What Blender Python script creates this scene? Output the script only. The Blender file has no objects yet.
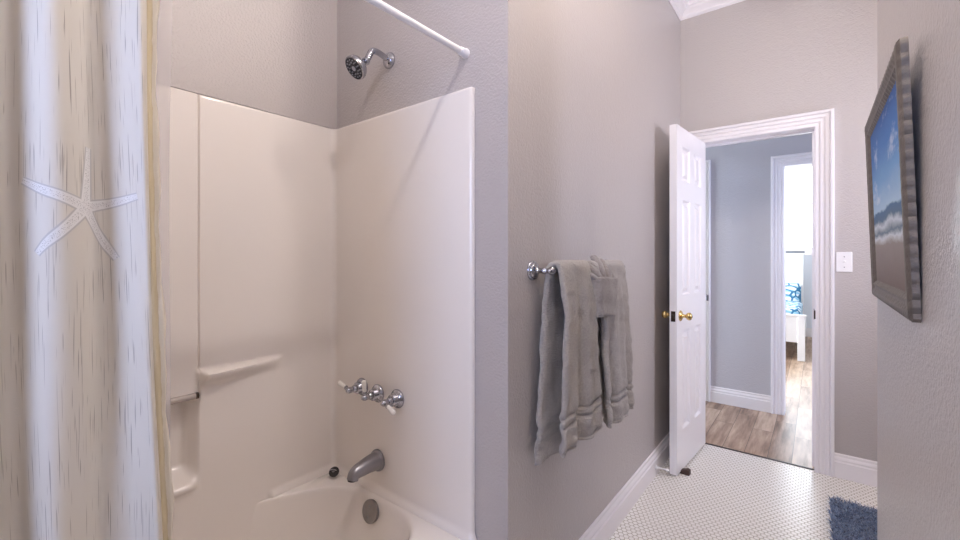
import bpy, bmesh, math, random
from mathutils import Vector, Matrix
random.seed(7)
S = bpy.context.scene
C = S.collection
PI = math.pi

# ------------------------------------------------------------------ helpers
def V(*a): return Vector(a)

def box(bm, x0, x1, y0, y1, z0, z1):
    vs = [bm.verts.new((x, y, z)) for z in (z0, z1) for x, y in ((x0, y0), (x1, y0), (x1, y1), (x0, y1))]
    for f in ((3, 2, 1, 0), (4, 5, 6, 7), (0, 1, 5, 4), (1, 2, 6, 5), (2, 3, 7, 6), (3, 0, 4, 7)):
        bm.faces.new([vs[i] for i in f])

def frame_of(axis):
    a = Vector(axis).normalized()
    h = V(0, 0, 1) if abs(a.z) < 0.9 else V(1, 0, 0)
    u = h.cross(a).normalized()
    return a, u, a.cross(u).normalized()

def lathe(bm, prof, org, axis, n=32, sy=1.0):
    """prof = [(radius, distance along axis)]"""
    a, u, v = frame_of(axis)
    org = Vector(org)
    rings = []
    for r, d in prof:
        if r < 1e-6:
            rings.append([bm.verts.new(org + a * d)])
        else:
            rings.append([bm.verts.new(org + a * d + u * r * math.cos(2 * PI * k / n) + v * r * sy * math.sin(2 * PI * k / n)) for k in range(n)])
    for A, B in zip(rings, rings[1:]):
        for k in range(n):
            k2 = (k + 1) % n
            if len(A) == 1 and len(B) == 1: break
            if len(A) == 1: bm.faces.new((A[0], B[k2], B[k]))
            elif len(B) == 1: bm.faces.new((A[k], A[k2], B[0]))
            else: bm.faces.new((A[k], A[k2], B[k2], B[k]))
    return rings

def tube(bm, pts, rad, n=16, cap=True):
    pts = [Vector(p) for p in pts]
    rs = rad if isinstance(rad, (list, tuple)) else [rad] * len(pts)
    rings = []
    pu = None
    for i, p in enumerate(pts):
        t = (pts[min(i + 1, len(pts) - 1)] - pts[max(i - 1, 0)]).normalized()
        if pu is None:
            _, pu, _ = frame_of(t)
        u = (pu - t * pu.dot(t)).normalized(); v = t.cross(u); pu = u
        rings.append([bm.verts.new(p + (u * math.cos(2 * PI * k / n) + v * math.sin(2 * PI * k / n)) * rs[i]) for k in range(n)])
    for A, B in zip(rings, rings[1:]):
        for k in range(n):
            bm.faces.new((A[k], A[(k + 1) % n], B[(k + 1) % n], B[k]))
    if cap:
        bm.faces.new(rings[0][::-1]); bm.faces.new(rings[-1])

def smooth_path(pts, n=8):
    pts = [Vector(p) for p in pts]
    out = []
    for i in range(len(pts) - 1):
        p0 = pts[max(i - 1, 0)]; p1 = pts[i]; p2 = pts[i + 1]; p3 = pts[min(i + 2, len(pts) - 1)]
        for k in range(n):
            t = k / n
            out.append(0.5 * ((2 * p1) + (p2 - p0) * t + (2 * p0 - 5 * p1 + 4 * p2 - p3) * t * t + (3 * p1 - p0 - 3 * p2 + p3) * t ** 3))
    out.append(pts[-1])
    return out

def sweep(bm, prof, stations, closed=True):
    """prof [(u,v)], stations [(pos, dirU, dirV)]"""
    rings = []
    for p, du, dv in stations:
        p, du, dv = Vector(p), Vector(du), Vector(dv)
        rings.append([bm.verts.new(p + du * a + dv * b) for a, b in prof])
    n = len(prof)
    for A, B in zip(rings, rings[1:]):
        for k in range(n if closed else n - 1):
            bm.faces.new((A[k], A[(k + 1) % n], B[(k + 1) % n], B[k]))
    if closed:
        bm.faces.new(rings[0][::-1]); bm.faces.new(rings[-1])

def sphere(bm, c, r, n=16, sc=(1, 1, 1)):
    bmesh.ops.create_uvsphere(bm, u_segments=n, v_segments=max(6, n // 2), radius=r,
                              matrix=Matrix.Translation(Vector(c)) @ Matrix.Diagonal((*sc, 1)))

def obj(name, bm, mat, parent=None, smooth=35, bevel=0, seg=2, sub=0, solid=0, kind=None, fix=True):
    if fix:
        bmesh.ops.recalc_face_normals(bm, faces=bm.faces[:])
    me = bpy.data.meshes.new(name)
    bm.to_mesh(me); bm.free()
    me.materials.append(mat)
    o = bpy.data.objects.new(name, me); C.objects.link(o)
    if parent is not None: o.parent = parent
    if smooth:
        for p in me.polygons: p.use_smooth = True
        if smooth < 180: me.set_sharp_from_angle(angle=math.radians(smooth))
    if solid:
        m = o.modifiers.new('s', 'SOLIDIFY'); m.thickness = solid; m.offset = 0
    if bevel:
        m = o.modifiers.new('b', 'BEVEL'); m.width = bevel; m.segments = seg; m.limit_method = 'ANGLE'; m.angle_limit = math.radians(40)
    if sub:
        m = o.modifiers.new('u', 'SUBSURF'); m.levels = sub; m.render_levels = sub
    if kind: o['kind'] = kind
    return o

def struct(name, bm, mat, parent=None, **k):
    o = obj(name, bm, mat, parent, **k)
    if parent is None: o['kind'] = 'structure'
    return o

def tag(o, label, cat, group=None):
    o['label'] = label; o['category'] = cat
    if group: o['group'] = group
    return o

def thing(name, label, cat, loc=(0, 0, 0), rotz=0, group=None):
    o = bpy.data.objects.new(name, None); C.objects.link(o)
    o.location = loc; o.rotation_euler = (0, 0, rotz)
    o.empty_display_size = 0.05
    return tag(o, label, cat, group)

def lerp(a, b, t): return a + (b - a) * t
def sstep(a, b, x):
    t = max(0.0, min(1.0, (x - a) / (b - a))); return t * t * (3 - 2 * t)

# ------------------------------------------------------------------ materials
def srgb(r, g, b):
    f = lambda c: (c / 255 / 12.92) if c / 255 <= .04045 else ((c / 255 + .055) / 1.055) ** 2.4
    return (f(r), f(g), f(b), 1)

class NT:
    def __init__(s, name):
        s.m = bpy.data.materials.new(name); s.m.use_nodes = True
        s.t = s.m.node_tree; s.b = s.t.nodes['Principled BSDF']; s.out = s.t.nodes['Material Output']
    def n(s, typ, **k):
        nd = s.t.nodes.new(typ)
        for a, b in k.items(): setattr(nd, a, b)
        return nd
    def l(s, a, b): s.t.links.new(a, b)
    def math(s, op, a, b=None, c=None, clamp=False):
        nd = s.n('ShaderNodeMath', operation=op); nd.use_clamp = clamp
        for i, x in enumerate((a, b, c)):
            if x is None: continue
            if isinstance(x, (int, float)): nd.inputs[i].default_value = x
            else: s.l(x, nd.inputs[i])
        return nd.outputs[0]
    def mix(s, fac, a, b):
        nd = s.n('ShaderNodeMix', data_type='RGBA')
        for sock, x in ((nd.inputs[0], fac), (nd.inputs[6], a), (nd.inputs[7], b)):
            if isinstance(x, (int, float, tuple)): sock.default_value = x
            else: s.l(x, sock)
        return nd.outputs[2]
    def noise(s, scale, detail=2, rough=.5, vec=None, dim='3D'):
        nd = s.n('ShaderNodeTexNoise', noise_dimensions=dim)
        nd.inputs['Scale'].default_value = scale; nd.inputs['Detail'].default_value = detail
        nd.inputs['Roughness'].default_value = rough
        if vec is not None: s.l(vec, nd.inputs['Vector'])
        return nd.outputs['Fac']
    def coord(s, which='Object'): return s.n('ShaderNodeTexCoord').outputs[which]
    def mapping(s, vec, scale=(1, 1, 1), loc=(0, 0, 0), rot=(0, 0, 0)):
        nd = s.n('ShaderNodeMapping'); s.l(vec, nd.inputs[0])
        nd.inputs['Scale'].default_value = scale; nd.inputs['Location'].default_value = loc; nd.inputs['Rotation'].default_value = rot
        return nd.outputs[0]
    def bump(s, h, strength=.3, dist=.01):
        nd = s.n('ShaderNodeBump'); nd.inputs['Strength'].default_value = strength; nd.inputs['Distance'].default_value = dist
        s.l(h, nd.inputs['Height']); s.l(nd.outputs[0], s.b.inputs['Normal'])
    def set(s, color=None, rough=None, metal=None, **k):
        if color is not None: s.b.inputs['Base Color'].default_value = color
        if rough is not None: s.b.inputs['Roughness'].default_value = rough
        if metal is not None: s.b.inputs['Metallic'].default_value = metal
        for a, b in k.items(): s.b.inputs[a.replace('_', ' ')].default_value = b
        return s

def plain(name, col, rough=.5, metal=0, var=0.0, vscale=30, bump=0, bscale=200, bdist=.001, **k):
    t = NT(name).set(col, rough, metal, **k)
    co = t.coord()
    if var:
        n = t.noise(vscale, 3, .5, co)
        d = tuple(c * (1 - var) for c in col[:3]) + (1,)
        t.l(t.mix(n, d, tuple(min(1, c * (1 + var)) for c in col[:3]) + (1,)), t.b.inputs['Base Color'])
    if bump:
        t.bump(t.noise(bscale, 2, .5, co), bump, bdist)
    return t.m

def paint(name, col, rough=.30, bscale=130, bs=.85):
    """orange-peel wall paint"""
    t = NT(name).set(col, rough)
    co = t.coord()
    n1 = t.noise(bscale, 2, .5, co); n2 = t.noise(bscale * .38, 2, .5, co)
    t.bump(t.math('ADD', n1, t.math('MULTIPLY', n2, .5)), bs, .0032)
    return t.m

M = {}
M['wall'] = paint('greige_wall_paint', srgb(186, 179, 175))
M['hallwall'] = paint('hall_wall_paint', srgb(196, 194, 198), .5)
M['bedwall'] = paint('bedroom_wall_paint', srgb(225, 230, 236), .6)
M['ceiling'] = paint('ceiling_paint', srgb(235, 233, 230), .6, 90, .4)
M['trim'] = plain('white_trim_enamel', srgb(236, 232, 232), .3, var=.01, vscale=6)
M['door'] = plain('white_door_enamel', srgb(238, 235, 236), .28, var=.01, vscale=5, bump=.08, bscale=60)
M['fiberglass'] = plain('almond_fiberglass', srgb(238, 231, 223), .16, var=.015, vscale=3, Coat_Weight=.3, Coat_Roughness=.08)
M['chrome'] = plain('chrome', srgb(178, 178, 184), .14, 1, var=.03)
M['chrome2'] = plain('satin_nickel', srgb(150, 148, 152), .32, .75, var=.03)
M['darkface'] = plain('dark_nozzle_plate', srgb(52, 54, 62), .35, .2, var=.05)
M['nozzle'] = plain('nozzle_rubber', srgb(165, 168, 178), .35, .3, var=.03)
M['porcelain'] = plain('white_porcelain', srgb(240, 236, 228), .15, var=.01)
M['brass'] = plain('polished_brass', srgb(222, 192, 130), .22, 1, var=.04)
M['bronze'] = plain('dark_bronze', srgb(70, 58, 48), .4, .8, var=.06)
M['rubber'] = plain('black_rubber', srgb(34, 30, 30), .55, var=.08)
M['wedge'] = plain('brown_rubber', srgb(72, 50, 42), .6, var=.1)
M['plastic'] = plain('white_plastic', srgb(240, 238, 236), .3, var=.01)
M['rod'] = plain('white_rod_enamel', srgb(238, 236, 236), .3, var=.01)
M['acrylic'] = plain('clear_acrylic', srgb(222, 212, 205), .1, var=.01, Transmission_Weight=.45, IOR=1.3)
M['overflow'] = plain('worn_nickel', srgb(150, 146, 144), .3, .9, var=.08, vscale=60)

def emit(name, col, st):
    t = NT(name)
    e = t.n('ShaderNodeEmission'); e.inputs[0].default_value = col; e.inputs[1].default_value = st
    t.l(e.outputs[0], t.out.inputs[0]); return t.m
M['bulb'] = emit('ceiling_bulb_glow', (1, .92, .92, 1), 1150)
M['warmbulb'] = emit('warm_ceiling_bulb_glow', (1, .89, .80, 1), 440)
M['vanitybulb'] = emit('vanity_bulb_glow', (1, .80, .60, 1), 85)

def glass():
    t = NT('window_glass')
    tr = t.n('ShaderNodeBsdfTransparent'); gl = t.n('ShaderNodeBsdfGlossy'); gl.inputs['Roughness'].default_value = .02
    fr = t.n('ShaderNodeFresnel'); fr.inputs[0].default_value = 1.45
    mx = t.n('ShaderNodeMixShader'); t.l(fr.outputs[0], mx.inputs[0]); t.l(tr.outputs[0], mx.inputs[1]); t.l(gl.outputs[0], mx.inputs[2])
    t.l(mx.outputs[0], t.out.inputs[0]); return t.m
M['glass'] = glass()

# --- small white hexagon mosaic with tan grout
def hex_tiles():
    t = NT('white_hexagon_mosaic')
    p = t.mapping(t.coord(), (1 / .0240,) * 3, (2000, 2000, 0))
    sx = t.n('ShaderNodeSeparateXYZ'); t.l(p, sx.inputs[0])
    X, Y = sx.outputs[0], sx.outputs[1]
    R = 1.7320508
    ax = t.math('SUBTRACT', t.math('MODULO', X, 1.0), .5); ay = t.math('SUBTRACT', t.math('MODULO', Y, R), R / 2)
    bx = t.math('SUBTRACT', t.math('MODULO', t.math('ADD', X, .5), 1.0), .5); by = t.math('SUBTRACT', t.math('MODULO', t.math('ADD', Y, R / 2), R), R / 2)
    da = t.math('ADD', t.math('MULTIPLY', ax, ax), t.math('MULTIPLY', ay, ay))
    db = t.math('ADD', t.math('MULTIPLY', bx, bx), t.math('MULTIPLY', by, by))
    sel = t.math('LESS_THAN', da, db)
    def pick(a, b): return t.math('ADD', t.math('MULTIPLY', sel, a), t.math('MULTIPLY', t.math('SUBTRACT', 1.0, sel), b))
    gx = t.math('ABSOLUTE', pick(ax, bx)); gy = t.math('ABSOLUTE', pick(ay, by))
    d = t.math('MAXIMUM', gx, t.math('ADD', t.math('MULTIPLY', gx, .5), t.math('MULTIPLY', gy, .8660254)))
    mr = t.n('ShaderNodeMapRange'); mr.interpolation_type = 'SMOOTHSTEP'
    t.l(d, mr.inputs[0]); mr.inputs[1].default_value = .42; mr.inputs[2].default_value = .468
    g = mr.outputs[0]
    n = t.noise(1.3, 3, .6, t.coord())
    tile = t.mix(n, srgb(238, 234, 226), srgb(246, 244, 240))
    grout = t.mix(n, srgb(152, 141, 122), srgb(170, 158, 138))
    t.l(t.mix(g, tile, grout), t.b.inputs['Base Color'])
    t.l(t.math('MULTIPLY_ADD', g, .4, .32), t.b.inputs['Roughness'])
    t.bump(t.math('SUBTRACT', 1.0, g), .4, .0015)
    return t.m
M['tiles'] = hex_tiles()

def wood():
    t = NT('weathered_oak_planks')
    co = t.coord()
    rot = t.mapping(co, (1, 1, 1), (0, 0, 0), (0, 0, PI / 2))
    br = t.n('ShaderNodeTexBrick'); t.l(rot, br.inputs['Vector'])
    br.offset = .37; br.inputs['Scale'].default_value = 1
    br.inputs['Brick Width'].default_value = .75; br.inputs['Row Height'].default_value = .125
    br.inputs['Mortar Size'].default_value = .0015; br.inputs['Mortar Smooth'].default_value = .2
    br.inputs['Color1'].default_value = (0, 0, 0, 1); br.inputs['Color2'].default_value = (1, 1, 1, 1)
    br.inputs['Mortar'].default_value = (.2, .2, .2, 1)
    bw = t.n('ShaderNodeRGBToBW'); t.l(br.outputs[0], bw.inputs[0])
    gv = t.mapping(co, (26, 2.6, 1))
    ad = t.n('ShaderNodeVectorMath', operation='ADD'); t.l(gv, ad.inputs[0])
    cb = t.n('ShaderNodeCombineXYZ'); t.l(t.math('MULTIPLY', bw.outputs[0], 17), cb.inputs[2]); t.l(cb.outputs[0], ad.inputs[1])
    gr = t.noise(1.0, 5, .65, ad.outputs[0])
    big = t.noise(4, 3, .6, t.mapping(co, (2.2, .6, 1)))
    ramp = t.n('ShaderNodeValToRGB')
    f = t.math('ADD', t.math('MULTIPLY', gr, .75), t.math('MULTIPLY', t.math('SUBTRACT', bw.outputs[0], .5), .22))
    f = t.math('ADD', f, t.math('MULTIPLY', t.math('SUBTRACT', big, .5), .35))
    t.l(f, ramp.inputs[0])
    e = ramp.color_ramp.elements
    e[0].position = .18; e[0].color = srgb(104, 80, 64)
    e[1].position = .62; e[1].color = srgb(206, 182, 158)
    x = e.new(.36); x.color = srgb(160, 132, 110)
    t.l(t.mix(br.outputs['Fac'], ramp.outputs[0], srgb(72, 60, 54)), t.b.inputs['Base Color'])
    t.b.inputs['Roughness'].default_value = .42
    t.bump(gr, .12, .002)
    return t.m
M['wood'] = wood()

def terry(name, col):
    t = NT(name).set(col, .95)
    t.b.inputs['Sheen Weight'].default_value = .35; t.b.inputs['Sheen Roughness'].default_value = .5
    uv = t.n('ShaderNodeUVMap').outputs[0]
    sx = t.n('ShaderNodeSeparateXYZ'); t.l(uv, sx.inputs[0])
    at = t.n('ShaderNodeAttribute', attribute_name='band')
    co = t.coord()
    loop = t.noise(150, 4, .75, co)
    rows = t.noise(1, 1, .5, t.mapping(co, (30, 60, 420)))
    h = t.math('ADD', t.math('MULTIPLY', loop, t.math('SUBTRACT', 1.0, t.math('MULTIPLY', at.outputs['Fac'], .9))), t.math('MULTIPLY', rows, .5))
    drk = tuple(c * .72 for c in col[:3]) + (1,); lo = tuple(c * .50 for c in col[:3]) + (1,); hi = tuple(min(1, c * 1.35) for c in col[:3]) + (1,)
    c1 = t.mix(loop, lo, hi)
    t.l(t.mix(t.math('MULTIPLY', at.outputs['Fac'], .8), c1, drk), t.b.inputs['Base Color'])
    t.bump(h, 1.0, .007)
    return t.m
M['towel'] = terry('grey_terry_cloth', srgb(176, 168, 160))
M['towel2'] = terry('grey_terry_hand_cloth', srgb(160, 151, 144))

top = [(-.905, -.385), (-.845, -.345), (-.905, -.285), (-.848, -.225), (-.905, -.165), (-.850, -.105), (-.905, -.045), (-.852, .010), (-.900, .058), (-.850, .090), (-.860, .125), (-.884, .152), (-.872, .172), (-.848, .192), (-.840, .202), (-.848, .210)]
T_ = [(q.x, q.y) for q in smooth_path([(a, b, 0) for a, b in top], 7)]
arcl = [0]
for a, b in zip(T_, T_[1:]): arcl.append(arcl[-1] + math.hypot(b[0] - a[0], b[1] - a[1]))
STAR_U = arcl[70] + .006          # one starfish sits on the fold nearest the room

def curtain_mat():
    t = NT('printed_curtain_fabric').set(srgb(228, 220, 205), .85)
    uv = t.n('ShaderNodeUVMap').outputs[0]          # metres: u across cloth, v height
    sx = t.n('ShaderNodeSeparateXYZ'); t.l(uv, sx.inputs[0])
    U, W = sx.outputs[0], sx.outputs[1]
    # vertical brush dashes
    d1 = t.noise(1, 1.5, .5, t.mapping(uv, (470, 7.5, 1)))
    d2 = t.noise(1, 1.5, .5, t.mapping(uv, (380, 11, 1), (31, 7, 0)))
    m1 = t.math('MULTIPLY', t.math('SUBTRACT', d1, .645), 22, clamp=True)
    m2 = t.math('MULTIPLY', t.math('SUBTRACT', d2, .665), 22, clamp=True)
    dash = t.math('MAXIMUM', m1, m2)
    cloud = t.noise(1, 2, .5, t.mapping(uv, (9, 3, 1)))
    base = t.mix(cloud, srgb(222, 214, 198), srgb(236, 231, 222))
    col = t.mix(t.math('MULTIPLY', dash, .75), base, srgb(158, 146, 132))
    # starfish: fold the angle into five arms, repeated over the cloth
    cu, cv, pu, pv = STAR_U, 1.350, .38, .62
    lu = t.math('SUBTRACT', t.math('MODULO', t.math('ADD', t.math('SUBTRACT', U, cu), pu * 10.5), pu), pu / 2)
    lv = t.math('SUBTRACT', t.math('MODULO', t.math('ADD', t.math('SUBTRACT', W, cv), pv * 10.5), pv), pv / 2)
    r = t.math('SQRT', t.math('ADD', t.math('MULTIPLY', lu, lu), t.math('MULTIPLY', lv, lv)))
    an = t.math('ADD', t.math('ARCTAN2', lv, lu), -.24 + 4 * PI)
    sec = 2 * PI / 5
    fo = t.math('SUBTRACT', t.math('MODULO', t.math('ADD', an, sec / 2), sec), sec / 2)
    side = t.math('ABSOLUTE', t.math('MULTIPLY', r, t.math('SINE', fo)))
    along = t.math('MULTIPLY', r, t.math('COSINE', fo))
    w = t.math('MULTIPLY_ADD', along, -.045, .0108)
    ins = t.math('MULTIPLY', t.math('SUBTRACT', w, side), 900, clamp=True)
    lim = t.math('MULTIPLY', t.math('SUBTRACT', .092, along), 600, clamp=True)
    mask = t.math('MULTIPLY', ins, lim)
    rim = t.math('MULTIPLY', mask, t.math('SUBTRACT', 1.0, t.math('MULTIPLY', t.math('SUBTRACT', t.math('SUBTRACT', w, side), .0022), 900, clamp=True)))
    speck = t.math('MULTIPLY', t.math('SUBTRACT', t.noise(650, 1, .5, uv), .56), 12, clamp=True)
    core = t.math('MULTIPLY', t.math('LESS_THAN', side, t.math('MULTIPLY', w, .45)), speck)
    col = t.mix(mask, col, srgb(240, 237, 232))
    col = t.mix(t.math('MULTIPLY', rim, .55), col, srgb(168, 160, 150))
    col = t.mix(t.math('MULTIPLY', t.math('MULTIPLY', core, mask), .6), col, srgb(140, 130, 120))
    t.l(col, t.b.inputs['Base Color'])
    weave = t.noise(1, 1, .5, t.mapping(uv, (900, 900, 1)))
    t.bump(t.math('ADD', t.math('MULTIPLY', weave, .15), mask), .5, .0012)
    # cloth lets some light through
    tl = t.n('ShaderNodeBsdfTranslucent'); t.l(col, tl.inputs[0])
    mx = t.n('ShaderNodeMixShader'); mx.inputs[0].default_value = .18
    t.l(t.b.outputs[0], mx.inputs[1]); t.l(tl.outputs[0], mx.inputs[2]); t.l(mx.outputs[0], t.out.inputs[0])
    return t.m
M['curtain'] = curtain_mat()
def hem_mat():
    t = NT('shade_tinted_hem_fabric').set(srgb(200, 180, 140), .85)
    uv = t.n('ShaderNodeUVMap').outputs[0]
    sx = t.n('ShaderNodeSeparateXYZ'); t.l(uv, sx.inputs[0])
    n = t.noise(1, 3, .6, t.mapping(uv, (1.5, 22, 1)))
    f = t.math('GREATER_THAN', t.math('ADD', sx.outputs[0], t.math('MULTIPLY', t.math('SUBTRACT', n, .5), .35)), .52)
    c = t.mix(f, t.mix(n, srgb(194, 178, 142), srgb(212, 199, 168)), srgb(220, 211, 193))  # tan half has backlit shading put into its colour
    t.l(c, t.b.inputs['Base Color']); t.bump(n, .5, .003)
    return t.m
M['hem'] = hem_mat()

def liner_mat():
    t = NT('frosted_vinyl').set(srgb(222, 216, 214), .35)
    tr = t.n('ShaderNodeBsdfTransparent'); tr.inputs[0].default_value = (.93, .92, .92, 1)
    mx = t.n('ShaderNodeMixShader'); mx.inputs[0].default_value = .5
    t.l(tr.outputs[0], mx.inputs[1]); t.l(t.b.outputs[0], mx.inputs[2]); t.l(mx.outputs[0], t.out.inputs[0])
    return t.m
M['liner'] = liner_mat()

def sheer_mat():
    t = NT('bed_window_sheer').set(srgb(245, 245, 245), .9)
    tr = t.n('ShaderNodeBsdfTransparent')
    tl = t.n('ShaderNodeBsdfTranslucent')
    m1 = t.n('ShaderNodeMixShader'); m1.inputs[0].default_value = .5
    t.l(t.b.outputs[0], m1.inputs[1]); t.l(tl.outputs[0], m1.inputs[2])
    mx = t.n('ShaderNodeMixShader'); mx.inputs[0].default_value = .5
    t.l(tr.outputs[0], mx.inputs[1]); t.l(m1.outputs[0], mx.inputs[2]); t.l(mx.outputs[0], t.out.inputs[0])
    return t.m
M['sheer'] = sheer_mat()

def rug_mat():
    t = NT('blue_shag').set(srgb(70, 92, 132), .8)
    n = t.noise(90, 3, .6, t.coord()); n2 = t.noise(14, 2, .5, t.coord())
    c = t.mix(t.math('MULTIPLY_ADD', t.math('SUBTRACT', n, .5), 3.2, t.math('MULTIPLY', n2, 1.0), clamp=True), srgb(30, 46, 78), srgb(138, 162, 198))
    t.l(c, t.b.inputs['Base Color']); t.b.inputs['Sheen Weight'].default_value = .3
    return t.m
M['rug'] = rug_mat()

def quilt_mat():
    t = NT('blue_scroll_bedding').set(srgb(230, 240, 245), .9)
    v = t.n('ShaderNodeTexVoronoi'); v.feature = 'DISTANCE_TO_EDGE'; v.inputs['Scale'].default_value = 9
    t.l(t.coord(), v.inputs['Vector'])
    w = t.n('ShaderNodeTexWave'); w.wave_type = 'RINGS'; w.inputs['Scale'].default_value = 4; w.inputs['Distortion'].default_value = 5
    t.l(t.coord(), w.inputs['Vector'])
    f = t.math('LESS_THAN', v.outputs['Distance'], .09)
    g = t.math('GREATER_THAN', w.outputs['Fac'], .55)
    c = t.mix(t.math('MULTIPLY', g, .8), srgb(232, 242, 246), srgb(120, 190, 222))
    c = t.mix(f, c, srgb(52, 118, 158))
    t.l(c, t.b.inputs['Base Color']); return t.m
M['quilt'] = quilt_mat()
M['bedwhite'] = plain('white_bed_lacquer', srgb(242, 242, 242), .35, var=.01)
M['greyrail'] = plain('grey_rail_lacquer', srgb(120, 122, 128), .4, var=.03)
M['pewter'] = plain('weathered_pewter_frame', srgb(112, 104, 96), .55, .35, var=.25, vscale=70, bump=.5, bscale=120, bdist=.003)
M['screw'] = plain('steel_screw', srgb(150, 150, 150), .3, 1, var=.02)
M['threshold'] = plain('dark_threshold', srgb(60, 50, 46), .5, var=.1)

def beach_mat():
    """a plain beach view: sky, clouds, surf and sand, by height on the canvas"""
    t = NT('beach_picture_print')
    uv = t.n('ShaderNodeUVMap').outputs[0]
    sx = t.n('ShaderNodeSeparateXYZ'); t.l(uv, sx.inputs[0])
    n = t.noise(1, 4, .6, t.mapping(uv, (4, 9, 1)))
    h = t.math('ADD', sx.outputs[1], t.math('MULTIPLY', t.math('SUBTRACT', n, .5), .10))
    r = t.n('ShaderNodeValToRGB'); t.l(h, r.inputs[0])
    e = r.color_ramp.elements
    e[0].position = 0; e[0].color = srgb(120, 104, 98)
    e[1].position = 1; e[1].color = srgb(46, 92, 160)
    for p, c in ((.24, (150, 138, 132)), (.28, (214, 220, 226)), (.31, (92, 112, 132)), (.36, (206, 214, 222)), (.39, (70, 100, 130)), (.44, (58, 98, 140)),
                 (.455, (170, 198, 222)), (.62, (112, 160, 210)), (.8, (68, 120, 186))):
        x = e.new(p); x.color = srgb(*c)
    cl = t.noise(1, 5, .65, t.mapping(uv, (3, 6, 1), (5, 2, 0)))
    cm = t.math('MULTIPLY', t.math('MULTIPLY', t.math('SUBTRACT', cl, .56), 6, clamp=True), t.math('GREATER_THAN', sx.outputs[1], .5))
    t.l(t.mix(t.math('MULTIPLY', cm, .7), r.outputs[0], srgb(226, 232, 240)), t.b.inputs['Base Color'])
    t.b.inputs['Roughness'].default_value = .6; t.b.inputs['Specular IOR Level'].default_value = .15
    return t.m
M['beach'] = beach_mat()

# ------------------------------------------------------------------ dimensions (metres)
CAMH = 1.277
CZ = 3.03                      # ceiling
XW = -.755                     # towel wall
YF = 3.232                     # wall with the doorway
YP = 1.10                      # plumbing wall
XT = -1.670                    # long tub wall
XR = .165; YR = 2.04           # near right wall and its corner
YB = -1.15                     # wall behind the camera
YH = 4.22                      # far wall of the hallway
YBD = 8.55                     # far wall of the bedroom
OX0, OX1, OZ = -.634, -.014, 2.042   # bathroom doorway

# ------------------------------------------------------------------ room shell
bm = bmesh.new(); box(bm, -1.9, 1.5, YB - .12, YF + .004, -.1, 0); struct('floor', bm, M['tiles'])
bm = bmesh.new(); box(bm, -3.6, 3.2, YF + .02, YBD + .12, -.1, 0); struct('floor_hall', bm, M['wood'])
bm = bmesh.new(); box(bm, OX0, OX1, YF + .004, YF + .02, -.02, .004); struct('trim_9', bm, M['threshold'])
bm = bmesh.new(); box(bm, -1.9, 1.5, YB - .12, YF + .06, CZ, CZ + .1); struct('ceiling', bm, M['ceiling'])
bm = bmesh.new(); box(bm, -3.6, 3.2, YF + .06, YBD + .12, CZ, CZ + .1); struct('ceiling_hall', bm, M['ceiling'])

bm = bmesh.new(); box(bm, XW - .12, XW, YP + .12, YF, 0, CZ); struct('wall_left', bm, M['wall'])
bm = bmesh.new(); box(bm, -1.9, XW, YP, YP + .12, 0, CZ)
struct('wall_plumbing', bm, M['wall'])
bm = bmesh.new(); box(bm, XT - .12, XT, -.54, YP, 1.8355, CZ); box(bm, XT - .2, XT - .08, -.54, YP, 0, 1.8355)
struct('wall_tub', bm, M['wall'])
bm = bmesh.new(); box(bm, -1.9, XW, -.54, -.42, 0, CZ); struct('wall_tub_end', bm, M['wall'])
bm = bmesh.new(); box(bm, XW - .12, XW, YB, -.54, 0, CZ); struct('wall_left_rear', bm, M['wall'])
bm = bmesh.new()
box(bm, -1.9, OX0 - .02, YF, YF + .12, 0, CZ); box(bm, OX1 + .02, 3.2, YF, YF + .12, 0, CZ)
box(bm, OX0 - .02, OX1 + .02, YF, YF + .12, OZ + .02, CZ); struct('wall_back', bm, M['wall'])
bm = bmesh.new(); box(bm, XR, XR + .12, YB, YR, 0, CZ); struct('wall_right', bm, M['wall'], bevel=.004)
bm = bmesh.new(); box(bm, XR + .12, 1.42, YR - .12, YR, 0, CZ); struct('wall_alcove_side', bm, M['wall'])

# wall behind the camera with a window
WX0, WX1, WZ0, WZ1 = -.66, .06, 1.15, 2.25
bm = bmesh.new()
box(bm, XW - .12, WX0, YB - .12, YB, 0, CZ); box(bm, WX1, XR + .12, YB - .12, YB, 0, CZ)
box(bm, WX0, WX1, YB - .12, YB, 0, WZ0); box(bm, WX0, WX1, YB - .12, YB, WZ1, CZ)
struct('wall_front', bm, M['wall'])
def window(n, x0, x1, z0, z1, y, d, mull=True):
    bm = bmesh.new()
    for a in ((x0, x0 + .05, z0, z1), (x1 - .05, x1, z0, z1), (x0, x1, z0, z0 + .05), (x0, x1, z1 - .05, z1), (x0, x1, (z0 + z1) / 2 - .02, (z0 + z1) / 2 + .02)):
        box(bm, a[0], a[1], y - .02, y + .02, a[2], a[3])
    w = struct('window_%d' % n, bm, M['trim'])
    bm = bmesh.new(); box(bm, x0 + .05, x1 - .05, y - .003, y + .003, z0 + .05, z1 - .05)
    obj('pane', bm, M['glass'], w)
    bm = bmesh.new()
    pr = [(0, 0), (0, .012), (.02, .02), (.07, .022), (.07, 0)]
    yy = d
    s = 1 if n == 1 else -1
    st = [((x0, yy, z0), (-1, 0, -1), (0, s, 0)), ((x0, yy, z1), (-1, 0, 1), (0, s, 0)), ((x1, yy, z1), (1, 0, 1), (0, s, 0)), ((x1, yy, z0), (1, 0, -1), (0, s, 0)), ((x0, yy, z0), (-1, 0, -1), (0, s, 0))]
    sweep(bm, pr, st); obj('window_frame', bm, M['trim'], w)
    return w
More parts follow.
